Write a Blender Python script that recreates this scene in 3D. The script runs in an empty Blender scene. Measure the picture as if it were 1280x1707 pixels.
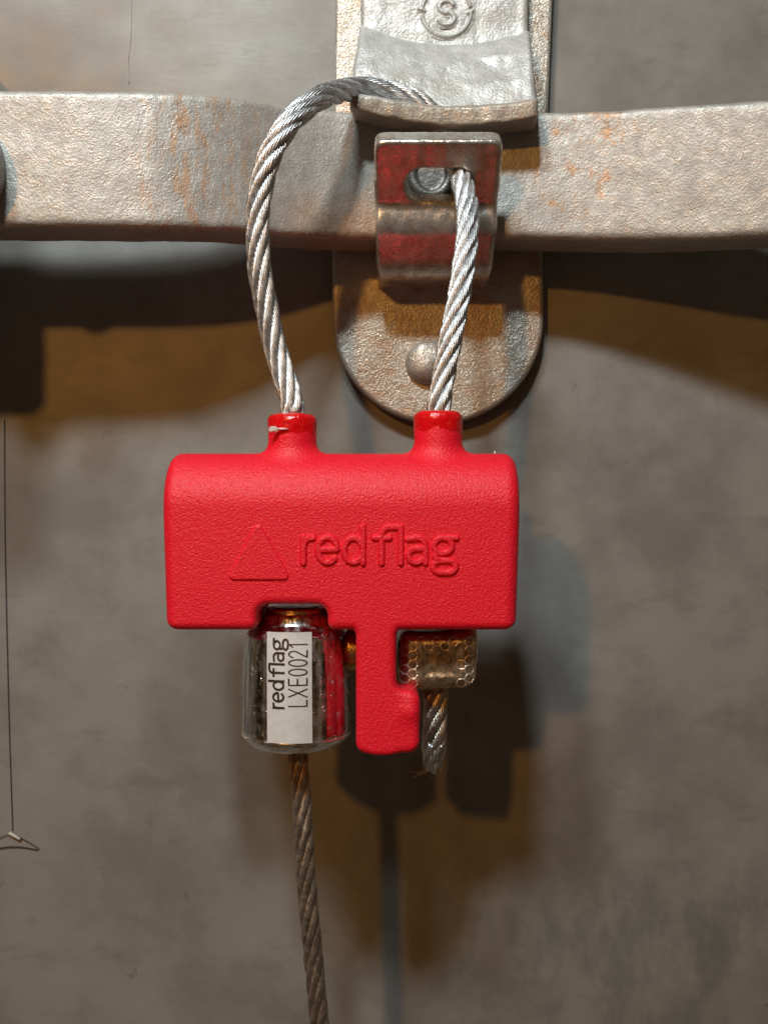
import bpy, bmesh, math, random
import numpy as np
from mathutils import Vector, noise as mnoise

# ---------------------------------------------------------------- units
# Shapes are laid out in "u" (0.11 mm) with X right, Y away from the viewer, Z up.
S = 0.00011
D = 1700.0                      # viewing distance to the front of the seal, in u
rnd = random.Random(7)
sc = bpy.context.scene

def W(v): return Vector((v[0]*S, v[1]*S, v[2]*S))
def at(px, py, Y):              # point at depth Y seen at photograph position px, py
    k = (D+Y)/D
    return ((px-640)*k, Y, (853.5-py)*k)

# ---------------------------------------------------------------- camera
cd = bpy.data.cameras.new('camera'); cam = bpy.data.objects.new('camera', cd)
sc.collection.objects.link(cam); sc.camera = cam
cam.location = W((0, -D, 0)); cam.rotation_euler = (math.radians(90), 0, 0)
cd.sensor_fit = 'VERTICAL'; cd.sensor_height = 36
cd.lens = 18/(853.5/D)
cd.clip_start = 0.005; cd.clip_end = 20
cd.dof.use_dof = True; cd.dof.focus_distance = (D+60)*S; cd.dof.aperture_fstop = 26

# ---------------------------------------------------------------- world: dim hall
w = bpy.data.worlds.new('World'); sc.world = w; w.use_nodes = True
nt = w.node_tree; nt.nodes.clear()
def wn(t, **k):
    n = nt.nodes.new(t)
    for a, b in k.items(): setattr(n, a, b)
    return n
tc = wn('ShaderNodeTexCoord'); mp = wn('ShaderNodeMapping'); mp.inputs['Scale'].default_value = (5.0, 5.0, 1.6)
nz = wn('ShaderNodeTexNoise'); nz.inputs['Scale'].default_value = 1.3; nz.inputs['Detail'].default_value = 3
cr = wn('ShaderNodeValToRGB'); e = cr.color_ramp.elements
e[0].position = 0.36; e[0].color = (0.006, 0.005, 0.004, 1)
e[1].position = 0.74; e[1].color = (1.7, 1.65, 1.6, 1)
a = cr.color_ramp.elements.new(0.52); a.color = (0.09, 0.05, 0.022, 1)
a = cr.color_ramp.elements.new(0.60); a.color = (0.36, 0.20, 0.08, 1)
bg = wn('ShaderNodeBackground'); bg.inputs['Strength'].default_value = 0.35
ow = wn('ShaderNodeOutputWorld')
nt.links.new(tc.outputs['Generated'], mp.inputs['Vector']); nt.links.new(mp.outputs[0], nz.inputs['Vector'])
nt.links.new(nz.outputs[0], cr.inputs[0]); nt.links.new(cr.outputs[0], bg.inputs[0]); nt.links.new(bg.outputs[0], ow.inputs[0])

# ---------------------------------------------------------------- lamps
def area(name, direc, dist, size, power, col, target=(0, 400, 100), sy=None, aim=None, spread=180):
    ld = bpy.data.lights.new(name, 'AREA'); ld.energy = power; ld.color = col
    ld.shape = 'ELLIPSE'; ld.size = size; ld.size_y = sy or size
    o = bpy.data.objects.new(name, ld); sc.collection.objects.link(o)
    d = Vector(direc).normalized(); o.location = W(target) + d*dist
    if aim: d = o.location - W(aim)
    o.rotation_euler = d.to_track_quat('Z', 'Y').to_euler(); ld.spread = math.radians(spread)
    return o
area('cool_ceiling_lamp', (-0.17, -1, 1.0), 0.80, 0.075, 0.29, (0.88, 0.99, 1.0), (0, 400, 330), None, (-450, 400, 1000), 52)
area('second_ceiling_lamp', (-0.44, -1, 1.06), 0.85, 0.10, 0.26, (0.92, 1.0, 0.98), (0, 400, 330), None, (-450, 400, 1000), 52)
area('warm_side_lamp', (-0.40, -1, 0.42), 0.95, 0.045, 2.1, (1.0, 0.44, 0.08))

sc.view_settings.view_transform = 'Standard'; sc.view_settings.look = 'None'
sc.view_settings.exposure = 0.0; sc.view_settings.gamma = 1
sc.view_settings.use_curve_mapping = False
sc.render.engine = 'CYCLES'

# ---------------------------------------------------------------- node helper
class Mat:
    def __init__(s, name):
        s.m = bpy.data.materials.new(name); s.m.use_nodes = True
        s.t = s.m.node_tree; s.b = s.t.nodes['Principled BSDF']
        g = s.t.nodes.new('ShaderNodeNewGeometry')
        v = s.t.nodes.new('ShaderNodeVectorMath'); v.operation = 'SCALE'
        v.inputs['Scale'].default_value = 1/S
        s.t.links.new(g.outputs['Position'], v.inputs[0]); s.pos = v.outputs[0]
        sp = s.t.nodes.new('ShaderNodeSeparateXYZ'); s.t.links.new(s.pos, sp.inputs[0])
        s.x, s.y, s.z = sp.outputs
    def put(s, sock, v):
        if hasattr(v, 'is_output'): s.t.links.new(v, sock)
        elif v is not None:
            if isinstance(v, (tuple, list)) and len(v) == 3 and sock.type == 'RGBA': v = (*v, 1)
            sock.default_value = v
    def set(s, **k):
        for n, v in k.items(): s.put(s.b.inputs[n.replace('_', ' ')], v)
        return s
    def noise(s, size, detail=3, rough=0.55, stretch=(1, 1, 1), off=0, dist=0):
        mp = s.t.nodes.new('ShaderNodeMapping'); s.t.links.new(s.pos, mp.inputs['Vector'])
        mp.inputs['Scale'].default_value = tuple(1/size/k for k in stretch)
        mp.inputs['Location'].default_value = (off, off*1.7, off*.6)
        n = s.t.nodes.new('ShaderNodeTexNoise'); n.inputs['Scale'].default_value = 1
        n.inputs['Detail'].default_value = detail; n.inputs['Roughness'].default_value = rough
        n.inputs['Distortion'].default_value = dist
        s.t.links.new(mp.outputs[0], n.inputs['Vector']); return n.outputs[0]
    def vor(s, size, feature='F1', stretch=(1, 1, 1)):
        mp = s.t.nodes.new('ShaderNodeMapping'); s.t.links.new(s.pos, mp.inputs['Vector'])
        mp.inputs['Scale'].default_value = tuple(1/size/k for k in stretch)
        n = s.t.nodes.new('ShaderNodeTexVoronoi'); n.feature = feature; n.inputs['Scale'].default_value = 1
        s.t.links.new(mp.outputs[0], n.inputs['Vector']); return n.outputs['Distance']
    def ramp(s, f, a, b, lo=0.0, hi=1.0):
        n = s.t.nodes.new('ShaderNodeMapRange'); n.interpolation_type = 'SMOOTHSTEP'
        s.put(n.inputs[0], f); n.inputs[1].default_value = a; n.inputs[2].default_value = b
        n.inputs[3].default_value = lo; n.inputs[4].default_value = hi; return n.outputs[0]
    def math(s, op, a, b=0.0):
        n = s.t.nodes.new('ShaderNodeMath'); n.operation = op
        s.put(n.inputs[0], a); s.put(n.inputs[1], b); return n.outputs[0]
    def mix(s, f, a, b):
        n = s.t.nodes.new('ShaderNodeMix'); n.data_type = 'RGBA'
        s.put(n.inputs[0], f); s.put(n.inputs[6], a); s.put(n.inputs[7], b); return n.outputs[2]
    def bump(s, h, dist, strength=1.0, prev=None):
        n = s.t.nodes.new('ShaderNodeBump'); n.inputs['Strength'].default_value = strength
        n.inputs['Distance'].default_value = dist*S; s.put(n.inputs['Height'], h)
        if prev is not None: s.t.links.new(prev, n.inputs['Normal'])
        return n.outputs[0]
    def band(s, c, a0, a1, soft):          # 1 inside a0..a1
        return s.math('MULTIPLY', s.ramp(c, a0-soft, a0+soft), s.ramp(c, a1-soft, a1+soft, 1, 0))

MATS = {}
# painted steel door
m = Mat('grey_painted_steel')
c = m.mix(m.ramp(m.noise(300, 6, .65), .35, .65), (.265, .256, .242), (.19, .18, .166))
c = m.mix(m.ramp(m.noise(120, 6, .7, (1.6, 1, .6), 9), .54, .70, 0, .34), c, (.14, .125, .11))
c = m.mix(m.ramp(m.noise(75, 4, .6, (1.2, 1, .9), 3), .58, .74, 0, .28), c, (.125, .125, .115))
lo = m.math('MULTIPLY', m.ramp(m.z, -620, -900), m.ramp(m.x, -60, 260))       # greenish-grey smudges, lower right
c = m.mix(m.math('MULTIPLY', lo, m.ramp(m.noise(150, 6, .7, (1, 1, 1.8), 41), .42, .62, .1, .6)), c, (.115, .12, .105))
sc1 = m.ramp(m.math('ABSOLUTE', m.math('SUBTRACT', m.noise(130, 2, .5, (.7, 1, 3), 57), .5)), .0, .0035, 1, 0)
c = m.mix(m.math('MULTIPLY', sc1, m.ramp(m.noise(70, 2, off=61), .58, .64, 0, .45)), c, (.07, .065, .06))
c = m.mix(m.ramp(m.noise(14, 5, .75, (2.6, 1, .8), 5), .70, .80, 0, .35), c, (.10, .09, .08))
c = m.mix(m.ramp(m.noise(5, 4, .6, (5, 1, .7), 21), .45, .8, 0, .25), c, (.19, .185, .175))
spk = m.ramp(m.noise(7, 2, .5, off=4), .80, .815)
c = m.mix(spk, c, (.8, .78, .72))
n = m.bump(m.noise(9, 4, .6, (4, 1, 1)), .2); n = m.bump(m.noise(400, 2), 14, prev=n)
m.set(Base_Color=c, Roughness=m.ramp(m.noise(90, 4, off=2), .3, .7, .36, .46), Normal=n, Metallic=0.0)
m.b.inputs['Specular IOR Level'].default_value = .5
MATS['wall'] = m.m

def galv(name, base, dark, rustf=None, pit=4.5, pith=1.1, metallic=.55, rough=(.38, .6), grime=.5, wob=2.5):
    m = Mat(name)
    c = m.mix(m.ramp(m.noise(40, 5, .65), .35, .7), base, dark)
    c = m.mix(m.ramp(m.noise(12, 4, .7, off=5), .5, .8, 0, .5), c, tuple(k*.72 for k in dark))
    c = m.mix(m.ramp(m.noise(7, 3, .7, off=15), .60, .72, 0, grime), c, (.16, .13, .10))
    if rustf:
        f = rustf(m)
        rc = m.mix(m.ramp(m.noise(9, 4, .7, off=1), .35, .7), (.62, .30, .10), (.33, .13, .04))
        c = m.mix(f, c, rc if name != 'bright_zinc' else m.mix(m.ramp(m.noise(16, 4, .7, off=1), .5, .7), (.34, .28, .21), (.46, .26, .11)))
    h = m.math('ADD', m.noise(pit, 2, .6), m.math('MULTIPLY', m.noise(pit*2.6, 2, .6, off=8), .6))
    n = m.bump(h, pith); n = m.bump(m.noise(60, 2, off=3), wob, prev=n)
    m.set(Base_Color=c, Metallic=metallic, Roughness=m.ramp(m.noise(20, 4, off=6), .3, .7, *rough), Normal=n)
    return m.m

def bar_rust_tone(m):
    st = m.ramp(m.noise(26, 5, .7, (.6, 1, 2.4), 2), .46, .68)
    a = m.math('MULTIPLY', m.band(m.x, -450, -235, 55), st)
    st2 = m.ramp(m.noise(30, 6, .75, (.8, 1, 1.2), 11), .52, .66)
    b = m.math('MULTIPLY', m.band(m.x, 285, 480, 50), st2)
    cc = m.math('MULTIPLY', m.band(m.x, -180, 20, 50), m.math('MULTIPLY', m.ramp(m.z, 560, 660, 1, 0), .8))  # orange-brown tone, stronger towards the lower edge, left of the tab
    d = m.math('MULTIPLY', m.ramp(m.noise(70, 5, .7, off=31), .62, .75), .10)
    r = m.math('MAXIMUM', m.math('MULTIPLY', a, .62), m.math('MULTIPLY', b, .75))
    return m.math('MAXIMUM', r, m.math('MAXIMUM', m.math('MULTIPLY', cc, .55), d))
MATS['bar'] = galv('galvanised_bar', (.475, .465, .445), (.39, .375, .355), bar_rust_tone, 4.2, 1.25, .35, (.40, .56), .35, .4)
MATS['bracket'] = MATS['bar']
def plate_rust(m):
    return m.math('MULTIPLY', m.ramp(m.noise(40, 5, .7), .45, .75), .45)
MATS['plate'] = galv('weathered_zinc_plate', (.50, .47, .42), (.40, .36, .31), plate_rust, 3.6, 1.7, .5, (.26, .42), .3, 1.0)
def flap_rust_shade(m):
    z = m.math('MULTIPLY', m.ramp(m.z, 900, 840, 0, 1), m.ramp(m.noise(38, 5, .7, off=3), .42, .6))
    r = m.math('MULTIPLY', m.ramp(m.noise(20, 5, .7, off=12), .62, .72), .7)
    d = m.math('MULTIPLY', m.ramp(m.z, 792, 778), .72)        # rusty dirt along the worn lip, also painting shade into its underside
    z = m.math('MAXIMUM', m.math('MULTIPLY', z, .30), d)
    return m.math('MAXIMUM', z, m.math('MULTIPLY', r, m.ramp(m.z, 960, 800, 0, .9)))
MATS['flap'] = galv('bright_zinc', (.60, .61, .61), (.47, .48, .48), flap_rust_shade, 5, 1.7, .25, (.34, .5), .2, 3.0)
MATS['tab'] = galv('worn_zinc_tab', (.78, .76, .72), (.58, .55, .5), plate_rust, 5, .6, .82, (.2, .36), .22, .8)

MATS['slot_shade'] = galv('slot_shade_zinc', (.20, .19, .18), (.12, .11, .10), None, 5, 1.2, .5, (.3, .5), .3, 2.0)  # dark colour stands in for the shade seen through the slot

# red moulded plastic
m = Mat('red_textured_plastic')
c = m.mix(m.ramp(m.noise(5, 2), .3, .7), (.95, .008, .034), (.84, .005, .024))
c = m.mix(m.ramp(m.noise(6, 3, .6, off=9), .76, .80, 0, .5), c, (.85, .25, .22))
h = m.math('ADD', m.noise(2.8, 1, .5), m.math('MULTIPLY', m.noise(5.2, 1, .5, off=4), .7))
m.set(Base_Color=c, Roughness=.5, Normal=m.bump(h, 1.35))
m.b.inputs['Specular IOR Level'].default_value = .55
MATS['red'] = m.m
m = Mat('red_glossy_plastic')
m.set(Base_Color=m.mix(m.ramp(m.noise(9, 3, .6), .62, .72, 0, .35), (.75, .004, .008), (.8, .3, .25)), Roughness=.2, Normal=m.bump(m.noise(14, 3), 3.5))
MATS['red_gloss'] = m.m

def wire(name, col, rough, tint=(.45, .28, .14), zt=None):
    m = Mat(name)
    c = m.mix(m.ramp(m.noise(22, 4, .7), .35, .7), col, tuple(k*.62 for k in col))
    if zt:
        f = m.math('MULTIPLY', m.ramp(m.z, zt[0], zt[1]), m.ramp(m.noise(14, 3), .3, .6, .35, .95))
        c = m.mix(f, c, tint)
    m.set(Base_Color=c, Metallic=1.0, Roughness=m.ramp(m.noise(8, 3, off=3), .3, .7, rough, rough+.2), Normal=m.bump(m.noise(3.5, 2), .5))
    return m.m
MATS['wire'] = wire('bright_steel_wire', (.80, .82, .85), .33)
MATS['wire_low'] = wire('dull_steel_wire', (.68, .61, .54), .36, (.42, .20, .07), (-520, -440))
MATS['wire_tail'] = wire('stained_steel_wire', (.68, .60, .52), .28, (.45, .25, .12), (-360, -320))
MATS['solder'] = wire('soldered_tip', (.86, .88, .90), .34)
m = Mat('dark_strand_core'); m.set(Base_Color=(.10, .09, .08), Metallic=.8, Roughness=.5); MATS['core'] = m.m

m = Mat('scratched_chrome')
n = m.bump(m.noise(34, 3, .5, (1, 1, 3)), .9); n = m.bump(m.noise(7, 3, .6, (1, 1, 14), 4), .30, prev=n)
n = m.bump(m.ramp(m.noise(10, 4, .6, off=5), .62, .72), 1.2, 1, prev=n)
c = m.mix(m.ramp(m.noise(8, 4, .65, (1, 1, 22), 2), .40, .62), (.84, .85, .86), (.34, .34, .36))
c = m.mix(m.ramp(m.noise(26, 3, .6, (1, 1, 5), 7), .5, .68, 0, .5), c, (.50, .36, .24))
c = m.mix(m.ramp(m.z, -376, -386), c, (.92, .92, .90))
m.set(Base_Color=c, Metallic=1.0,
      Roughness=m.ramp(m.noise(16, 4, off=2), .40, .70, .14, .42), Normal=n)
MATS['chrome'] = m.m
m = Mat('brass'); m.set(Base_Color=m.mix(m.ramp(m.noise(12, 3), .4, .7), (.78, .52, .20), (.45, .27, .09)), Metallic=1.0, Roughness=.25, Normal=m.bump(m.noise(8, 3), 1.2))
MATS['brass'] = m.m
m = Mat('zinc_alloy_ferrule')
m.set(Base_Color=m.mix(m.ramp(m.noise(24, 4, .6), .4, .65), (.66, .54, .40), (.42, .28, .15)), Metallic=.9,
      Roughness=m.ramp(m.noise(10, 4), .35, .7, .2, .42), Normal=m.bump(m.noise(22, 4, .6), 1.8))
MATS['ferrule'] = m.m
m = Mat('etched_ridge'); m.set(Base_Color=(.80, .72, .62), Metallic=.7, Roughness=.32); MATS['ridge'] = m.m
m = Mat('silver_label_foil')
c = m.mix(m.ramp(m.noise(30, 4, .6), .4, .75), (.84, .86, .88), (.76, .78, .80))
m.set(Base_Color=c, Metallic=.15, Roughness=m.ramp(m.noise(12, 5, .7, off=4), .4, .7, .2, .45), Normal=m.bump(m.noise(16, 4, .6), .9))
MATS['label'] = m.m
m = Mat('black_print'); m.set(Base_Color=(.03, .022, .018), Roughness=.5); MATS['print'] = m.m
m = Mat('black_thread'); m.set(Base_Color=(.012, .010, .009), Roughness=.7); MATS['thread'] = m.m
m = Mat('pale_fibre'); m.set(Base_Color=(.62, .60, .56), Roughness=.6); MATS['fibre'] = m.m
m = Mat('brown_lint'); m.set(Base_Color=(.30, .20, .12), Roughness=.9); MATS['lint'] = m.m
m = Mat('clear_glue'); m.set(Base_Color=(.85, .82, .78), Roughness=.15); m.b.inputs['Transmission Weight'].default_value = .4; MATS['glue'] = m.m

# ---------------------------------------------------------------- object helpers
def thing(name, label, cat, base, group=None):
    o = bpy.data.objects.new(name, None); sc.collection.objects.link(o)
    o.empty_display_size = .01; o.location = W(base); o['label'] = label; o['category'] = cat
    if group: o['group'] = group
    return o
def world_loc(o):
    v = Vector(o.location)
    while o.parent: o = o.parent; v += Vector(o.location)
    return v
def obj(name, vf, mat, parent=None, smooth=True, origin=None, mats=None, midx=None, label=None, recalc=False):
    V, F = vf
    V = np.asarray(V, dtype=np.float64)
    pl = world_loc(parent) if parent else Vector((0, 0, 0))
    if origin is None: loc = Vector((0, 0, 0)) if parent else W(V.mean(0))
    else: loc = W(origin) - pl
    off = pl + loc
    me = bpy.data.meshes.new(name)
    me.from_pydata((V*S - np.array(off)).tolist(), [], [tuple(int(i) for i in f) for f in F])
    me.update()
    if recalc:
        bm = bmesh.new(); bm.from_mesh(me); bmesh.ops.recalc_face_normals(bm, faces=bm.faces); bm.to_mesh(me); bm.free()
    if smooth: me.shade_smooth()
    o = bpy.data.objects.new(name, me); sc.collection.objects.link(o)
    o.location = loc
    if parent: o.parent = parent
    for mm in (mats or [mat]): me.materials.append(MATS[mm])
    if midx is not None: me.polygons.foreach_set('material_index', np.asarray(midx, dtype=np.int32))
    if label: o['label'] = label
    return o
def join(*vfs):
    V = []; F = []; n = 0
    for v, f in vfs:
        V.extend([tuple(p) for p in v]); F.extend([tuple(i+n for i in q) for q in f]); n += len(v)
    return V, F
def grid_faces(nu, nv, closed_v=False, start=0):
    F = []
    for i in range(nu-1):
        for j in range(nv if closed_v else nv-1):
            j2 = (j+1) % nv
            F.append((start+i*nv+j, start+i*nv+j2, start+(i+1)*nv+j2, start+(i+1)*nv+j))
    return F

# ---------------------------------------------------------------- signed-distance solids
def rmax(a, b, r):
    return np.minimum(-r, np.maximum(a, b)) + np.hypot(np.maximum(r+a, 0), np.maximum(r+b, 0))
def rmin(a, b, r): return -rmax(-a, -b, r)
def smin(a, b, k):
    h = np.clip(.5+.5*(b-a)/k, 0, 1); return b*(1-h)+a*h-k*h*(1-h)
def sbox(X, Y, Z, x0, x1, y0, y1, z0, z1, r):
    qx = np.abs(X-(x0+x1)/2)-(x1-x0)/2+r; qy = np.abs(Y-(y0+y1)/2)-(y1-y0)/2+r; qz = np.abs(Z-(z0+z1)/2)-(z1-z0)/2+r
    return np.sqrt(np.maximum(qx, 0)**2+np.maximum(qy, 0)**2+np.maximum(qz, 0)**2)+np.minimum(np.maximum(qx, np.maximum(qy, qz)), 0)-r
def rect2(X, Z, x0, x1, z0, z1, r):
    qx = np.abs(X-(x0+x1)/2)-(x1-x0)/2+r; qz = np.abs(Z-(z0+z1)/2)-(z1-z0)/2+r
    return np.hypot(np.maximum(qx, 0), np.maximum(qz, 0))+np.minimum(np.maximum(qx, qz), 0)-r
def seg2(X, Z, pts):
    d = np.full(X.shape, 1e9)
    for (ax, az), (bx, bz) in zip(pts[:-1], pts[1:]):
        dx, dz = bx-ax, bz-az; L = dx*dx+dz*dz+1e-9
        t = np.clip(((X-ax)*dx+(Z-az)*dz)/L, 0, 1)
        d = np.minimum(d, np.hypot(X-ax-t*dx, Z-az-t*dz))
    return d
def solid(f, lo, hi, h):
    lo = np.array(lo, float); n = [int(math.ceil((b-a)/h))+1 for a, b in zip(lo, hi)]
    ax = [lo[i]+h*np.arange(n[i]) for i in range(3)]
    X, Y, Z = np.meshgrid(*ax, indexing='ij')
    Fv = f(X, Y, Z); del X, Y, Z
    ins = Fv < 0
    sh = tuple(k-1 for k in n)
    acc = np.zeros(sh+(3,)); cnt = np.zeros(sh)
    def sub(A, o): return A[o[0]:o[0]+sh[0], o[1]:o[1]+sh[1], o[2]:o[2]+sh[2]]
    for axis in range(3):
        o1 = [q for q in range(3) if q != axis]
        for a in (0, 1):
            for b in (0, 1):
                p = [0, 0, 0]; p[o1[0]] = a; p[o1[1]] = b; q = list(p); q[axis] = 1
                A = sub(Fv, p); B = sub(Fv, q); cr_ = (A < 0) != (B < 0)
                t = np.where(cr_, A/np.where(cr_, A-B, 1), 0)
                for k in range(3):
                    acc[..., k] += np.where(cr_, (t if k == axis else p[k]), 0)
                cnt += cr_
    act = cnt > 0
    idx = np.full(sh, -1, dtype=np.int64); idx[act] = np.arange(act.sum())
    cells = np.argwhere(act)
    V = lo + h*(cells + acc[act]/cnt[act][:, None])
    F = []
    for axis in range(3):
        o1 = [(axis+1) % 3, (axis+2) % 3]
        sl0 = [slice(None)]*3; sl1 = [slice(None)]*3; sl0[axis] = slice(0, -1); sl1[axis] = slice(1, None)
        A = ins[tuple(sl0)]; B = ins[tuple(sl1)]
        e_ = np.argwhere(A != B)
        e_ = e_[(e_[:, o1[0]] > 0) & (e_[:, o1[1]] > 0) & (e_[:, o1[0]] < n[o1[0]]-1) & (e_[:, o1[1]] < n[o1[1]]-1)]
        fl = A[tuple(e_.T)]
        q = []
        for (a, b) in ((-1, -1), (0, -1), (0, 0), (-1, 0)):
            c_ = e_.copy(); c_[:, o1[0]] += a; c_[:, o1[1]] += b; q.append(idx[tuple(c_.T)])
        q = np.stack(q, 1)
        q[~fl] = q[~fl][:, ::-1]
        F.append(q)
    F = np.concatenate(F)
    for _ in range(2):                       # pull vertices on to the true surface
        g = []; e2 = .5
        f0 = f(V[:, 0], V[:, 1], V[:, 2])
        for k in range(3):
            d = np.zeros(3); d[k] = e2
            P = V+d; M = V-d
            g.append((f(P[:, 0], P[:, 1], P[:, 2])-f(M[:, 0], M[:, 1], M[:, 2]))/(2*e2))
        g = np.stack(g, 1); L = np.maximum((g**2).sum(1), .05)
        st = np.clip(f0/L, -h*.6, h*.6)
        V = V - g*st[:, None]
    return V, F
def wob(X, Z, s, a, seed=0):                 # cheap smooth unevenness
    return a*(np.sin(X/s+seed)*np.cos(Z/s*1.3+seed*2)+.6*np.sin(X/s*2.3+Z/s*1.7+seed*3)+.4*np.cos(X/s*4.1-Z/s*3.3))/2

# ---------------------------------------------------------------- strokes (lettering)
def arc(cx, cz, rx, rz, a0, a1, n=14):
    return [(cx+rx*math.cos(math.radians(a0+(a1-a0)*i/n)), cz+rz*math.sin(math.radians(a0+(a1-a0)*i/n))) for i in range(n+1)]
# word laid out in photograph units of the moulded logo, x to the right, z up from the baseline
def word_redflag():
    st = []
    st.append([(506, 1), (506, 44)]); st.append([(506, 26)]+arc(519, 28, 13, 15, 170, 88, 6)+[(522, 43)])
    st.append([(530, 23), (561, 24)]+arc(546, 23, 16, 21, 5, 315, 22))
    st.append([(605, 1), (605, 62)]); st.append(arc(589, 22.5, 15.5, 20.5, 0, 360, 26))
    st.append([(636, 1), (636, 46)]+arc(650, 48, 13.5, 13, 180, 90, 7)+[(668, 61), (668, 1)])
    st.append([(624, 43), (649, 43)])
    st.append([(709, 1), (709, 28)]+arc(695, 29, 14, 14, 0, 110, 9)+[(680, 41)])
    st.append([(709, 25), (697, 25)]+arc(694, 13.5, 13.5, 11.5, 95, 285, 14)+[(709, 9)])
    st.append(arc(738, 30, 15, 13, 0, 360, 22)); st.append([(745, 43), (761, 43)])
    st.append([(727, 20), (724, 12), (730, 6), (748, 5)]+arc(746, -5, 13.5, 10, 80, -90, 9)+arc(735, -5, 13, 10, -90, -270, 9)+[(748, 5)])
    return [[(x-497, z) for x, z in s] for s in st]
def word_serial():
    # L X E 0 0 2 1 ; unit: cap height 100, letters thin
    st = []; x = 0
    st.append([(0, 100), (0, 0), (48, 0)])
    st += [[(78, 0), (146, 100)], [(80, 100), (144, 0)]]
    st.append([(232, 100), (178, 100), (178, 0), (232, 0)]); st.append([(178, 52), (226, 52)])
    st.append(arc(288, 50, 27, 50, 0, 360, 28)); st.append(arc(367, 50, 27, 50, 0, 360, 28))
    st.append(arc(440, 74, 26, 26, 170, -30, 14)+[(414, 0), (470, 0)])
    st.append([(500, 80), (522, 100), (522, 0)])
    return st
def ribbon(strokes, wd, mp):
    V = []; F = []
    for s in strokes:
        P = []
        for a, b in zip(s[:-1], s[1:]):
            n = max(1, int(math.hypot(b[0]-a[0], b[1]-a[1])/4))
            P += [(a[0]+(b[0]-a[0])*i/n, a[1]+(b[1]-a[1])*i/n) for i in range(n)]
        P.append(s[-1]); N = len(P); st = len(V)
        for i, p in enumerate(P):
            a = P[max(i-1, 0)]; b = P[min(i+1, N-1)]
            dx, dz = b[0]-a[0], b[1]-a[1]; L = math.hypot(dx, dz) or 1
            ex = 0
            if i == 0: ex = -wd*.45
            if i == N-1: ex = wd*.45
            for sg in (-1, 1):
                V.append(mp(p[0]-dz/L*sg*wd/2+dx/L*ex, p[1]+dx/L*sg*wd/2+dz/L*ex))
            if i: F.append((st+2*i-2, st+2*i-1, st+2*i+1, st+2*i))
    return V, F
def relief(dfun, x0, x1, z0, z1, step, hgt, edge, front):
    """raised lettering: height field over a flat face; front(x,z)->y of the face"""
    nx = int((x1-x0)/step)+1; nzz = int((z1-z0)/step)+1
    xs = x0+step*np.arange(nx); zs = z0+step*np.arange(nzz)
    X, Z = np.meshgrid(xs, zs, indexing='ij')
    d = dfun(X, Z)
    t = np.clip(.5-d/edge, 0, 1); t = t*t*(3-2*t)
    Yv = front(X, Z)-hgt*t+.6
    keep = d < edge*.75
    V = np.stack([X, Yv, Z], -1).reshape(-1, 3)
    I = np.arange(nx*nzz).reshape(nx, nzz)
    k = keep[:-1, :-1] | keep[1:, :-1] | keep[:-1, 1:] | keep[1:, 1:]
    Q = np.stack([I[:-1, :-1], I[1:, :-1], I[1:, 1:], I[:-1, 1:]], -1)[k]
    u, inv = np.unique(Q, return_inverse=True)
    return V[u], inv.reshape(Q.shape)

# ---------------------------------------------------------------- tubes, lathe, rope
def smooth_path(P, step):
    P = [np.array(p, float) for p in P]; P = [2*P[0]-P[1]]+P+[2*P[-1]-P[-2]]
    out = []
    for i in range(1, len(P)-2):
        p0, p1, p2, p3 = P[i-1:i+3]; n = max(2, int(np.linalg.norm(p2-p1)/2))
        for j in range(n):
            t = j/n
            out.append(.5*((2*p1)+(p2-p0)*t+(2*p0-5*p1+4*p2-p3)*t*t+(3*p1-p0-3*p2+p3)*t**3))
    out.append(P[-2]); out = np.array(out)
    s = np.concatenate([[0], np.cumsum(np.linalg.norm(np.diff(out, axis=0), axis=1))])
    n = max(2, int(s[-1]/step)+1); u = np.linspace(0, s[-1], n)
    return np.stack([np.interp(u, s, out[:, k]) for k in range(3)], 1), u
def frames(C):
    T = np.gradient(C, axis=0); T /= np.linalg.norm(T, axis=1)[:, None]
    N = np.zeros_like(T); a = np.array([0, 1., 0]) if abs(T[0, 1]) < .9 else np.array([1., 0, 0])
    v = a-T[0]*a.dot(T[0]); N[0] = v/np.linalg.norm(v)
    for i in range(1, len(C)):
        v = N[i-1]-T[i]*N[i-1].dot(T[i]); N[i] = v/np.linalg.norm(v)
    return T, N, np.cross(T, N)
def tube(C, r, sides=8, cap=True):
    C = np.asarray(C, float); T, N, B = frames(C); r = np.broadcast_to(r, (len(C),))
    V = []
    for j in range(sides):
        a = 2*math.pi*j/sides
        V.append(C+(N*math.cos(a)+B*math.sin(a))*r[:, None])
    V = np.stack(V, 1).reshape(-1, 3)
    F = grid_faces(len(C), sides, True)
    if cap: F = F+[tuple(range(sides))[::-1], tuple(range((len(C)-1)*sides, len(C)*sides))]
    return V, F
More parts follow.
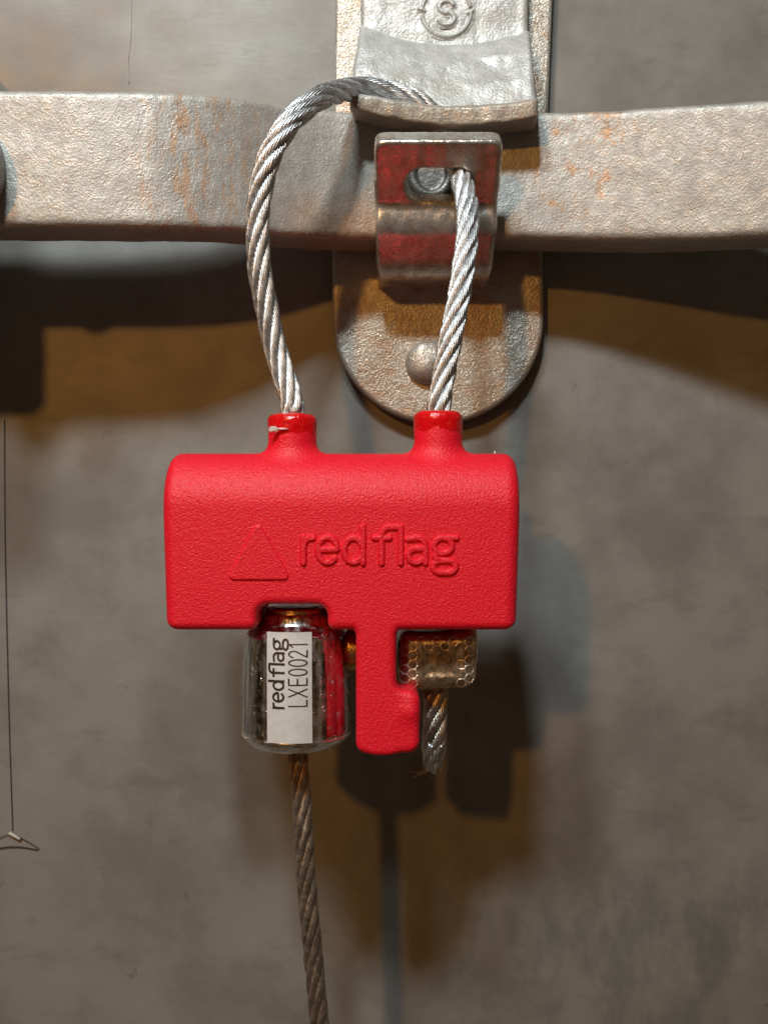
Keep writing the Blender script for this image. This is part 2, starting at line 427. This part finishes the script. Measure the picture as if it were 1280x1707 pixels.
def rope(P, R, pitch, ph=0.0, nstr=6, nw=11, sgn=1, step=4.0, taper=None, loose=.35, seed=1):
    C, s = smooth_path(P, step); T, N, B = frames(C)
    rs = R*.355; rc = R-rs; parts = []; rr = random.Random(seed)
    tp = taper(s/s[-1]) if taper is not None else np.ones(len(s))
    for k in range(nstr):
        jr = rr.uniform(-.6, .6)
        f = sgn*2*math.pi*s/pitch+ph+2*math.pi*k/nstr + .05*np.sin(s/60+k*2)
        q = (rc+jr+.5*np.sin(s/47+k))*tp
        SC = C+(N*np.cos(f)[:, None]+B*np.sin(f)[:, None])*q[:, None]
        parts.append((tube(SC, rs*.80*tp, 6), 1))
        ST, SN, SB = frames(SC)
        rw = rs*math.sin(math.pi/nw)*1.02
        for w_ in range(nw):
            g = -sgn*2*math.pi*s/(pitch*.42)+2*math.pi*w_/nw+k
            dr = rr.uniform(-.15, .3)+loose*np.maximum(0, np.sin(s/31+w_*2.1+k*1.3))**8
            q2 = (rs-rw*.6+dr)*tp
            parts.append((tube(SC+(SN*np.cos(g)[:, None]+SB*np.sin(g)[:, None])*q2[:, None], rw*tp, 5), 0))
    parts.append((tube(C, R*.34*tp, 6), 1))
    V = np.concatenate([p[0][0] for p in parts]); F = []; M = []; n = 0
    for (v, f), mi in parts:
        F += [tuple(i+n for i in q) for q in f]; M += [mi]*len(f); n += len(v)
    return (V, F), M
def lathe(prof, cx, cy, seg=96, z0=0.0):
    V = []
    for r, z in prof:
        for j in range(seg):
            a = 2*math.pi*j/seg; V.append((cx+r*math.cos(a), cy+r*math.sin(a), z+z0))
    return V, grid_faces(len(prof), seg, True)
def round_profile(P, r, n=5):
    """fillet the inner corners of an open polyline in 2D"""
    out = [P[0]]
    for a, b, c in zip(P[:-2], P[1:-1], P[2:]):
        a, b, c = map(np.array, (a, b, c)); u = (a-b); v = (c-b); lu = np.linalg.norm(u); lv = np.linalg.norm(v)
        q = min(r, lu*.45, lv*.45); p0 = b+u/lu*q; p1 = b+v/lv*q
        for i in range(n+1):
            t = i/n; out.append(tuple((1-t)**2*p0+2*t*(1-t)*b+t*t*p1))
    out.append(P[-1]); return out
def prism(outline, y0, y1, bev):
    """outline in XZ extruded from y0 (front) to y1, front edge rounded"""
    O = np.array(outline); n = len(O)
    Tn = np.roll(O, -1, 0)-np.roll(O, 1, 0); Tn /= np.linalg.norm(Tn, axis=1)[:, None]
    Nn = np.stack([Tn[:, 1], -Tn[:, 0]], 1)
    area2 = np.sum(O[:, 0]*np.roll(O[:, 1], -1)-np.roll(O[:, 0], -1)*O[:, 1])
    if area2 < 0: Nn = -Nn
    V = []; rings = [(bev+4, y0), (bev+1, y0)]
    for i in range(5):
        a = math.pi/2*i/4; ins = bev*(1-math.sin(a)); y = y0+bev*(1-math.cos(a)); rings.append((ins, y))
    rings.append((0, y1))
    for ins, y in rings:
        Q = O-Nn*ins
        V += [(q[0], y, q[1]) for q in Q]
    F = grid_faces(len(rings), n, True)
    F.append(tuple(range(n))); F.append(tuple(range((len(rings)-1)*n, len(rings)*n))[::-1])
    return V, F
def blob(c, r, seed=0, sub=10, amp=.25):
    V = []; F = []
    for i in range(sub+1):
        t = math.pi*i/sub
        for j in range(sub*2):
            p = 2*math.pi*j/(sub*2); d = Vector((math.sin(t)*math.cos(p), math.sin(t)*math.sin(p), math.cos(t)))
            k = 1+amp*mnoise.noise(d*1.7+Vector((seed, 0, 0)))*2
            V.append((c[0]+d.x*r[0]*k, c[1]+d.y*r[1]*k, c[2]+d.z*r[2]*k))
    return V, grid_faces(sub+1, sub*2, True)

# ================================================================ THE SETTING
WY = 500.0
nx, nzz = 60, 60
V = []; F = []
x0, x1, z0, z1 = -5000, 5000, -5000, 5000
V = [(x0, WY, z0), (x1, WY, z0), (x1, WY, z1), (x0, WY, z1), (x0, WY+40, z0), (x1, WY+40, z0), (x1, WY+40, z1), (x0, WY+40, z1)]
F = [(0, 1, 2, 3), (5, 4, 7, 6), (4, 0, 3, 7), (1, 5, 6, 2), (3, 2, 6, 7), (4, 5, 1, 0)]
wall = obj('wall', (V, F), 'wall', None, smooth=False)
wall['kind'] = 'structure'; wall['label'] = 'grey painted steel door panel behind the handle, smudged and faintly scratched'

# ================================================================ HANDLE BAR
handle = thing('door_handle', 'long flat galvanised handle bar with rust patches crossing the door from side to side', 'door handle', (-900, 430, 640))
def lerp(x, pts):
    xs = [p[0] for p in pts]; ys = [p[1] for p in pts]; return float(np.interp(x, xs, ys))
def sm(x, pts):     # smoothed interpolation
    return sum(lerp(x+d, pts) for d in (-100, -60, -20, 20, 60, 100))/6
YF = [(-1200, 150), (-480, 160), (-330, 190), (-110, 318), (0, 322), (320, 322), (420, 305), (620, 235), (900, 130)]
ZT = [(-1200, 772), (-700, 770), (-450, 772), (-250, 788), (0, 794), (340, 794), (560, 782), (760, 768), (1000, 760)]
ZB = [(-1200, 520), (-700, 520), (-450, 520), (-250, 533), (0, 543), (340, 543), (520, 524), (760, 512), (1000, 505)]
V = []; xs = np.arange(-1150, 1051, 6.0)
for x in xs:
    yf, zt, zb = sm(x, YF), sm(x, ZT), sm(x, ZB)
    yb = yf+112; sec = []
    r = 15
    for cx_, cz_, a0 in ((yf+r, zt-r, 180), (yf+r, zb+r, 270), (yb-r, zb+r, 0), (yb-r, zt-r, 90)):
        # go round: front-top, front-bottom, back-bottom, back-top (angles chosen so the section turns one way)
        aa = {180: (90, 180), 270: (180, 270), 0: (270, 360), 90: (0, 90)}[a0]
        for i in range(6):
            a = math.radians(aa[0]+(aa[1]-aa[0])*i/5); sec.append((cx_+r*math.cos(a), cz_+r*math.sin(a)))
    # extra points down the front face
    full = []
    for i, p in enumerate(sec):
        full.append(p)
        if i == 5:
            q = sec[6]
            for t in range(1, 24): full.append((p[0]+(q[0]-p[0])*t/24, p[1]+(q[1]-p[1])*t/24))
    for (yy, zz) in full:
        nv = mnoise.noise(Vector((x/60, yy/60, zz/60)))*1.3+mnoise.noise(Vector((x/11, yy/11, zz/11)))*.8
        cy_, cz_ = (yf+yb)/2, (zt+zb)/2
        V.append((x, yy+(-nv if yy < cy_ else nv), zz+(nv if zz > cz_ else -nv)*.8))
ns = len(full); F = grid_faces(len(xs), ns, True)
F += [tuple(range(ns)), tuple(range((len(xs)-1)*ns, len(xs)*ns))[::-1]]
obj('bar', (V, F), 'bar', handle, recalc=True)
def f_hub(X, Y, Z):
    d = sbox(X, Y, Z, -1140, -862, 20, 470, 385, 990, 40)
    boss = np.sqrt(((X+746)/1)**2+((Z-622)/1.5)**2)-58
    boss = rmax(boss, np.abs(Y-140)-62, 18)
    return smin(d, boss, 50)+wob(X, Z, 22, 2.0, 2)
obj('hub', solid(f_hub, (-1160, 0, 360), (-640, 490, 1110), 8), 'bracket', handle)

# ================================================================ RETAINER (plate, rivet, hasp, slotted tab)
ret = thing('handle_retainer', 'zinc plated retainer with hasp and slotted tab clamped over the handle bar', 'hasp', (110, 470, 300))
PY = 456
cen = at(730, 530, PY); kk = (D+PY)/D
out = [at(561, -110, PY), at(553, 400, PY)]
out = [(p[0], p[2]) for p in out]
for i in range(41):
    a = math.pi+math.pi*i/40
    out.append((cen[0]+176*kk*math.cos(a), cen[2]+176*kk*math.sin(a)))
for q in ((905, 400), (925, -110)):
    p = at(*q, PY); out.append((p[0], p[2]))
obj('mounting_plate', prism(out, PY, WY-1, 9), 'plate', ret, recalc=True)
rc_ = at(712, 605, PY); V = []; rn = 14
for i in range(rn+1):
    t = i/rn
    for j in range(40):
        a = 2*math.pi*j/40; rr_ = 47*math.sin(t*math.pi/2)
        V.append((rc_[0]+rr_*math.cos(a), PY-30*math.cos(t*math.pi/2)**.8+mnoise.noise(Vector((math.cos(a)*t*2, math.sin(a)*t*2, 3)))*3, rc_[2]+rr_*math.sin(a)))
obj('rivet', (V, grid_faces(rn+1, 40, True)), 'plate', ret, recalc=True)

# hasp: flat upper part, then a dished tongue slanting out over the bar
def hasp_section(u):           # u in 0..1 left to right -> list of (px, py, Y)
    sag = 1-(2*u-1)**2
    def X(l, r): return l+(r-l)*u
    y1 = (45*(1-u)+55*u)+30*sag
    y3 = (150*(1-u)+163*u)+19*sag
    y4 = (178*(1-u)+194*u)+22*sag
    yl = 232+16*sag
    P = [at(X(602, 882), -110, 418), at(X(601, 881), y1-2, 420), at(X(599, 883), y1-5, 388),
         at(X(596, 886), y1+22, 356), at(X(588, 892), (y1+y3)/2+14, 326),
         at(X(584, 896), y3+5, 306), at(X(583, 897), y3, yl+8), at(X(583, 897), y3+3, yl), at(X(583, 897), y4, yl+3)]
    b = at(X(592, 888), y4+24-4*sag, 318); P.append(b)
    P += [(b[0], 345, P[4][2]-6), (P[1][0], 452, P[1][2]-10), (P[0][0], 452, P[0][2])]
    return P
cols = []; NU = 60
for i in range(NU+1):
    u = i/NU; P = hasp_section(u)
    # round the ends of the tongue a little
    e_ = min(u, 1-u)*310; k = 0 if e_ > 10 else (1-math.sqrt(max(0, 1-(1-e_/10)**2)))
    q = []
    yz = [(p[1], p[2]) for p in P]; xx = [p[0] for p in P]
    rp = round_profile(yz+[yz[0]], 7, 4)
    for (yy, zz) in rp:
        # nearest source x by distance
        dd = [math.hypot(yy-a[0], zz-a[1]) for a in yz]; wsum = [1/(d_+3)**2 for d_ in dd]
        x = sum(w_*x_ for w_, x_ in zip(wsum, xx))/sum(wsum)
        nv = mnoise.noise(Vector((x/24, yy/24, zz/24)))*2.4
        q.append((x, yy+k*8-nv*.8, zz+nv*.6))
    cols.append(q)
ns = len(cols[0]); V = [p for c_ in cols for p in c_]
# denser along the section where it is long: subdivide linearly
def densify(cols, mx=14):
    ref = cols[len(cols)//2]; cnt = []
    for a, b in zip(ref[:-1], ref[1:]):
        L = math.dist(a, b); cnt.append(max(1, int(L/mx)))
    out = []
    for c_ in cols:
        q = []
        for (a, b), n in zip(zip(c_[:-1], c_[1:]), cnt):
            for t in range(n): q.append(tuple(a[k]+(b[k]-a[k])*t/n for k in range(3)))
        out.append(q)
    return out
cols = densify(cols); ns = len(cols[0])
V = []
for c_ in cols:
    for (x, y, z) in c_:
        nv = mnoise.noise(Vector((x/15, y/15, z/15)))*1.5+mnoise.noise(Vector((x/45, 0, z/45)))*3
        # dents worn in the tongue
        for (dx, dz, rr_, dp) in ((810, 108, 16, 6), (830, 120, 14, 7), (842, 110, 12, 5), (745, 135, 34, 3)):
            c0 = at(dx, dz, 350); d_ = math.hypot(x-c0[0], (z-c0[2])*1.3)
            if y < 400: nv -= dp*math.exp(-(d_/rr_)**2)
        V.append((x, y-nv, z))
F = grid_faces(NU+1, ns, True)
F += [tuple(range(ns)), tuple(range(NU*ns, (NU+1)*ns))[::-1]]
hasp = obj('hasp', (V, F), 'flap', ret, recalc=True)
# cast ring mark with an S
mc = at(744, 20, 417); k4 = (D+417)/D
def d_mark(X, Z):
    x = (X-mc[0])/k4; z = (Z-mc[2])/k4
    ring = np.abs(np.hypot(x, z)-41)-2.2
    ang = np.degrees(np.arctan2(z, x))
    gap = np.minimum(np.abs(ang-8), 180-np.abs(np.abs(ang)-172)*0-180+np.abs(np.abs(ang)-175))
    ring = np.where((np.abs(ang-6) < 5) | (np.abs(ang+178) < 5) | (np.abs(ang-182) < 5), 6, ring)
    s1 = arc(0, 9, 12, 10, 20, 270, 14)+arc(0, -10.5, 13, 10.5, 90, -160, 14)
    t1 = seg2(x, z, [(-46, 6), (-36, 2)])-2; t2 = seg2(x, z, [(36, -2), (44, 2)])-2
    return np.minimum(np.minimum(np.minimum(ring, seg2(x, z, s1)-3.2), t1), t2)*k4
obj('cast_mark', relief(d_mark, mc[0]-64, mc[0]+64, mc[2]-64, mc[2]+64, 1.6, 5.0, 4.5, lambda X, Z: np.full(X.shape, 420.0)-2.0), 'flap', hasp)

# added dark plate that puts shade into the slot, with a wire staple
def f_slot_shade(X, Y, Z):
    d = sbox(X, Y, Z, 28, 178, 307, 320, 560, 745, 6)
    st = np.hypot(np.hypot(X-92, (Z-668)*.8)-38, Y-300)-9
    return smin(d, np.maximum(st, Z-712), 6)
obj('shade_plate_and_staple', solid(f_slot_shade, (20, 282, 548), (186, 326, 752), 4), 'slot_shade', ret)

# slotted tab: comes under the bar, rises in front of it and folds out as a shelf
tab_path = []
raw = [(472, 488), (352, 489), (287, 558), (287, 600), (180, 702)]
tab_path = round_profile(raw, 30, 8)
TD = np.array([-97, 92])/math.hypot(97, 92)
def f_tab(X, Y, Z):
    u = (Y-287)*TD[0]+(Z-600)*TD[1]            # along the leaning top part
    v = (Y-287)*TD[1]-(Z-600)*TD[0]            # across it
    th = 17+np.clip(u/60, 0, 1)*3
    d = seg2(Y, Z, tab_path+[])-th
    d = d+wob(X, Z+Y, 19, .8, 1)
    d = rmax(d, u-141, 7)
    half = 118+np.clip((285-Y)*.045, -3, 6)
    d = rmax(d, np.abs(X-101)-half, 9)
    plan = rect2(X, u, -20, 222, -900, 141, 24)
    d = rmax(d, np.where(u > 60, plan, -50), 8)
    slot = rect2(X, u, 42, 170, 14, 84, 33)
    slot = np.maximum(slot, np.abs(v)-60)
    return rmax(d, -slot, 6)
obj('slotted_tab', solid(f_tab, (-30, 150, 435), (235, 474, 730), 4), 'tab', ret)

# ================================================================ THE SEAL
seal = thing('cable_seal', 'red moulded cable seal with chrome barrel hanging by its steel wire loop', 'security seal', (-72, 95, -300))
BX0, BX1 = -371, 228
NL = (-161, 95); NR = (95, 95)
def f_body(X, Y, Z):
    # profile across: big round at the upper front edge
    Yc, Zc = Y-95, Z-(-47.5)
    hy, hz = 95, 150.0
    r = np.where(Zc > 0, np.where(Yc < 0, 95.0, 60.0), 14.0)
    # ellipse-like long round on the front top
    qy = np.abs(Yc)-hy+r; qz = np.abs(Zc)-hz+r
    dyz = np.minimum(np.maximum(qy, qz), 0)+np.hypot(np.maximum(qy, 0), np.maximum(qz, 0))-r
    lean = np.where(Z < -10, (-Z-10)*.033, 0)
    dx = np.abs(X-(BX0+BX1)/2)-(BX1-BX0)/2+lean
    d = rmax(dyz, dx, 21)
    # arm and hook foot share the front plane of the body
    o2 = rect2(X, Z, BX0+20, BX1-20, -190, -60, 8)
    a2 = rect2(X, Z, -47, 21, -404, -60, 17)
    f2 = rect2(X, Z, -30, 60, -404, -298, 20)
    h2 = rmin(rmin(a2, f2, 15), o2, 20)
    hook = rmax(h2, np.abs(Y-40)-40, 13)
    hook = hook-5*np.exp(-((X-42)**2+(Z+334)**2)/17.0**2)*(Y < 40)
    d = np.minimum(d, hook)
    # necks
    for (nx_, ny_), zt in ((NL, 169), (NR, 174)):
        c = rmax(np.hypot(X-nx_, Y-ny_)-42, np.abs(Z-(zt-60))-60, 9)
        d = smin(d, c, 24)
    # notch for the barrel
    nt_ = rect2(X, Z, -212, -94, -400, -155, 20)
    nt_ = np.maximum(nt_, Y-188)
    d = rmax(d, -nt_, 13)
    bar = np.maximum(np.hypot(X+158, Y-98)-60, Z+160)
    return np.maximum(d, -bar)
body = obj('body', solid(f_body, (-384, -10, -416), (240, 202, 184), 3.2), 'red', seal)
WR = word_redflag(); X0w, Zb = 497-640, 853.5-940
def d_word(X, Z):
    d = np.full(X.shape, 1e9)
    for s in WR: d = np.minimum(d, seg2(X-X0w, Z-Zb, s))
    return d-5.0
obj('raised_lettering', relief(d_word, X0w-10, X0w+280, Zb-30, Zb+75, 1.3, 5.0, 4.6, lambda X, Z: np.zeros(X.shape)), 'red', body)
def d_tri(X, Z):
    P = [(430-640, 853.5-882), (390-640, 853.5-960), (474-640, 853.5-960)]
    # rounded convex triangle
    out = None
    for a, b in ((P[0], P[2]), (P[2], P[1]), (P[1], P[0])):
        n_ = np.array([-(b[1]-a[1]), b[0]-a[0]]); n_ = n_/np.linalg.norm(n_)
        e_ = (X-a[0])*n_[0]+(Z-a[1])*n_[1]
        out = e_ if out is None else np.maximum(out, e_)
    ins = out
    dd = np.minimum(np.minimum(seg2(X, Z, [P[0], P[1]]), seg2(X, Z, [P[1], P[2]])), seg2(X, Z, [P[2], P[0]]))
    sd = np.where(ins > 0, dd, -dd)
    return sd-7
def tri_shape(X, Z): return d_tri(X, Z)
obj('raised_triangle', relief(tri_shape, -275, -145, -125, -10, 1.3, 4.0, 4.4, lambda X, Z: np.zeros(X.shape)), 'red', body)
# melted shiny caps round the wires
for (nx_, ny_), zt in ((NL, 169), (NR, 174)):
    pr = [(24, -4), (26, 1.5), (33, 2.2), (38, .6), (42.6, -5), (43, -12), (42.9, -30), (41.5, -34)]
    v, f = lathe(pr, nx_, ny_, 48, zt)
    v = [(x+mnoise.noise(Vector((x/9, y/9, z/9)))*.8, y+mnoise.noise(Vector((x/9, y/9, z/9+9)))*.8, z+mnoise.noise(Vector((x/14, y/14, 5)))*1.6-(0 if z > zt-20 else 8*mnoise.noise(Vector((x/20, y/20, 1))))) for x, y, z in v]
    obj('neck_cap', (v, f), 'red_gloss', body)
gl = at(455, 716, 52)
obj('glue_fleck', blob((gl[0], 50, gl[2]), (9, 3, 5), 3), 'glue', body)
obj('glue_fleck', blob((gl[0]+14, 50, gl[2]+1), (12, 2, 2.0), 5), 'glue', body)

for (gx, gz, gy), gr, gs in ((at(489, 684, 74)[::2]+(74,), (5, 4, 5), 7), (at(476, 690, 76)[::2]+(76,), (7, 5, 4), 9), ((195, 103, 96), (2, 2, 4), 6)):
    obj('glue_fleck', blob((gx, gy, gz), gr, gs), 'glue', body)

# chrome barrel
CX, CY = -154, 98
prof = round_profile([(0, -166), (40, -166), (46, -172), (60, -178), (66, -196), (88, -211), (93, -245), (95, -310), (96, -384), (92, -394), (78, -408), (58, -414), (22, -416), (0, -416)], 6, 4)
barrel = obj('barrel', lathe(prof, CX, CY, 128), 'chrome', seal)
def torus(cx, cy, z, R_, r_, axis='z', n=64, m_=10):
    V = []
    for i in range(n):
        a = 2*math.pi*i/n
        for j in range(m_):
            b = 2*math.pi*j/m_; q = R_+r_*math.cos(b)
            if axis == 'z': V.append((cx+q*math.cos(a), cy+q*math.sin(a), z+r_*math.sin(b)))
            else: V.append((cx+r_*math.sin(b), cy+q*math.cos(a), z+q*math.sin(a)))
    F = [(i*m_+j, i*m_+(j+1) % m_, ((i+1) % n)*m_+(j+1) % m_, ((i+1) % n)*m_+j) for i in range(n) for j in range(m_)]
    return V, F
obj('brass_rim', join(torus(CX, CY, -172, 50, 4.5)), 'brass', barrel)
obj('bottom_rim', torus(CX, CY, -388, 94.5, 1.8, n=128), 'chrome', barrel)
# label wrapped round the front
def on_barrel(px, py, lift):
    k = 1.005; x = (px-640)*k
    z = (853.5-py)*k
    rr_ = float(np.interp(-z, [208, 250, 310, 384], [88, 93, 95, 96]))+lift
    s_ = max(-.98, min(.98, (x-CX)/rr_))
    return (x, CY-rr_*math.sqrt(1-s_*s_), z)
V = []
for i in range(25):
    for j in range(41):
        px = 444+ (519.5-444)*i/24+1.5*j/40; py = 1054+(1238-1054)*j/40
        V.append(on_barrel(px, py, 1.6))
lab = obj('label', (V, grid_faces(25, 41)), 'label', barrel)
def map_word(x, z): return on_barrel(474-z*.415, 1183-x*.446, 2.5)
obj('printed_word', ribbon(WR, 8.2, map_word), 'print', lab) if False else obj('printed_word', ribbon(WR, 8.2, map_word), 'print', barrel)
def map_serial(x, z): return on_barrel(512-z*.30, 1176-x*.1955, 2.5)
obj('printed_number', ribbon(word_serial(), 8.5, map_serial), 'print', barrel)

# brass bolt between barrel and arm
P = []
for i in range(12):
    x = -76+i*4.0; P.append((x, 36+2.5*(i % 2)-max(0, 3-i)*3.5))
V = []
for x, r in [(-78, .1)]+P+[(-10, 34)]:
    for j in range(48):
        a = 2*math.pi*j/48; V.append((x, 118+r*math.cos(a), -246+r*math.sin(a)))
bolt = obj('brass_bolt', (V, grid_faces(len(P)+2, 48, True)), 'brass', seal)

# crimped ferrule with hexagon pattern
def f_fer(X, Y, Z):
    d = sbox(X, Y, Z, 24, 161, 62, 185, -309+0, -206, 24)
    w_ = 3.5*np.sin((X-30)/26.0)*np.where(Z > -250, 1, -.7)
    d = d+w_*np.clip((np.abs(Z+257)-25)/25, 0, 1)
    spur = sbox(X, Y, Z, 146, 162, 76, 150, -260, -170, 7)
    d = smin(d, spur, 10)
    well = np.maximum(np.abs(X-102)-34, np.abs(Z+258)-28)
    return d+2.2*np.clip(-well/8, 0, 1)*(Y < 90)
fer = obj('ferrule', solid(f_fer, (14, 50, -322), (172, 196, -160), 3), 'ferrule', seal)
hexs = []; HR = 9.3
for col in range(9):
    for row in range(7):
        cx_ = 36+col*HR*1.5; cz_ = -224-row*HR*1.732-(HR*.866 if col % 2 else 0)
        if cz_ < -298 or cx_ > 154: continue
        edge_ = col in (0, 1, 8) or row == 0 or (col == 7 and row % 2 == 0) or (row == 5 and col % 3 == 2)
        if not edge_: continue
        a0 = rnd.choice([0, 0, 60]) if col > 1 else 0; a1 = 360 if col in (0, 1) or rnd.random() < .4 else rnd.choice([180, 240])
        hexs.append([(cx_+HR*.93*math.cos(math.radians(a0+a)), cz_+HR*.93*math.sin(math.radians(a0+a))) for a in range(0, a1+1, 60)])
def hexmap(x, z): return (x, 62.0, z)
tv = []
def fer_front(x, z):
    ys = np.linspace(55, 110, 111); v = f_fer(np.full(111, x), ys, np.full(111, z)); i = int(np.argmax(v < 0)); return float(ys[i]) if v.min() < 0 else 75
for s in hexs:
    P = []
    for a, b in zip(s[:-1], s[1:]):
        for t in (0, .5): P.append((a[0]+(b[0]-a[0])*t, a[1]+(b[1]-a[1])*t))
    P.append(s[-1])
    tv.append(tube([(x, fer_front(x, z)-.2, z) for x, z in P], 1.5, 5))
obj('hexagon_ridges', join(*tv), 'ridge', fer)

# wire loop: up out of the left neck, over the hasp, down through the slot and back
R = 20.8
loop = [(-161, 95, 120), (-161, 95, 172), (-163, 98, 200), at(462, 590, 108), at(446, 520, 106), at(434, 455, 100), at(430, 400, 96), at(433, 330, 94),
        at(450, 262, 94), at(483, 205, 102), at(530, 166, 135), at(562, 154, 190), at(596, 148, 262), at(645, 152, 288), at(692, 168, 296),
        at(722, 192, 306)]
vf, M = rope(loop, R, 300, ph=.4, sgn=1, seed=3)
obj('wire_loop', vf, None, seal, mats=['wire', 'core'], midx=M)
leg = [at(738, 206, 292), at(747, 234, 292), at(758, 264, 272), at(768, 296, 232), at(777, 335, 196), at(779, 385, 164), at(773, 440, 142), at(764, 500, 126), at(750, 570, 110), at(738, 630, 104), (98, 98, 200), (95, 95, 172), (95, 95, 120)]
vf, M = rope(leg, R, 300, ph=1.1, sgn=1, seed=5)
obj('wire_leg', vf, None, seal, mats=['wire', 'core'], midx=M)
# short cut end below the ferrule
tail = [(92, 122, -280), (92, 122, -330), (90, 120, -380), (88, 118, -430), (86, 117, -458)]
vf, M = rope(tail, 21.5, 215, ph=.2, seed=8, taper=lambda t: 1-.0*t-np.clip((t-.72)/.28, 0, 1)**1.5*.34)
tl = obj('wire_end', vf, None, seal, mats=['wire_tail', 'core'], midx=M)
tip = [(88.5, 118.6, -412), (87, 117.5, -440), (86, 117, -459)]
vf2, M2 = rope(tip, 20, 170, ph=1.3, nw=5, seed=9, taper=lambda t: 1.02-.30*t**1.6, loose=.8)
vb = blob((86, 117, -452), (13, 13, 12), 2)
nb = len(vf2[0]); VV = np.concatenate([vf2[0], np.array(vb[0])]); FF = list(vf2[1])+[tuple(i+nb for i in q) for q in vb[1]]
obj('soldered_tip', (VV, FF), 'solder', tl)
# long wire hanging from the barrel
hang = [(CX, CY, -400), (CX+3, CY, -440), at(502, 1330, 104), at(508, 1420, 112), at(514, 1500, 122), at(521, 1580, 134), at(529, 1660, 146), at(538, 1750, 160), at(550, 1850, 175)]
vf, M = rope(hang, 17.2, 262, ph=.9, seed=11, step=4)
obj('hanging_wire', vf, None, seal, mats=['wire_low', 'core'], midx=M)

# ================================================================ LOOSE THINGS ON THE DOOR
def pw(px, py, lift=2): return at(px, py, WY-lift)
th = thing('thread', 'thin dark thread with a forked end clinging to the door left of the seal', 'thread', pw(22, 1392))
C, _ = smooth_path([pw(8, 700), pw(9, 880), pw(11, 1000), pw(14, 1130), pw(17, 1240), pw(20, 1330), pw(22, 1385)], 8)
obj('strand', tube(C, 1.0, 6), 'thread', th)
C, _ = smooth_path([pw(-40, 1430), pw(-5, 1400, 3), pw(20, 1391, 4), pw(45, 1402, 3), pw(66, 1415)], 6)
obj('fibre', tube(C, .7, 6), 'thread', th)
C, _ = smooth_path([pw(-30, 1424), pw(5, 1413, 3), pw(35, 1412, 3), pw(64, 1417)], 6)
obj('fibre', tube(C, 1.1, 6), 'thread', th)
C, _ = smooth_path([pw(16, 1389, 5), pw(24, 1393, 7), pw(34, 1399, 5)], 3)
obj('knot', tube(C, 3.0, 6), 'fibre', th)
C, _ = smooth_path([pw(221, -60), pw(219, 10), pw(218, 60), pw(214, 100), pw(215, 140)], 6)
hb = obj('hair', tube(C, .55, 5), 'fibre', None)
hb['label'] = 'fine pale hair clinging upright to the door above the handle bar'; hb['category'] = 'hair'
tv = []
for i in range(26):
    a = rnd.uniform(0, 6.28); p = np.array(at(708, 1290, 116)) if False else np.array((78.0, 117.0, -462.0))
    q = p+np.array([-rnd.uniform(4, 42), rnd.uniform(-8, 8), rnd.uniform(-10, 16)]); m_ = (p+q)/2+np.array([rnd.uniform(-8, 8), rnd.uniform(-6, 6), rnd.uniform(-8, 8)])
    C, _ = smooth_path([p, m_, q], 4); tv.append(tube(C, .38, 4))
li = obj('lint', join(*tv), 'lint', None)
li['label'] = 'wisp of brown lint caught on the cut wire end below the ferrule'; li['category'] = 'lint'
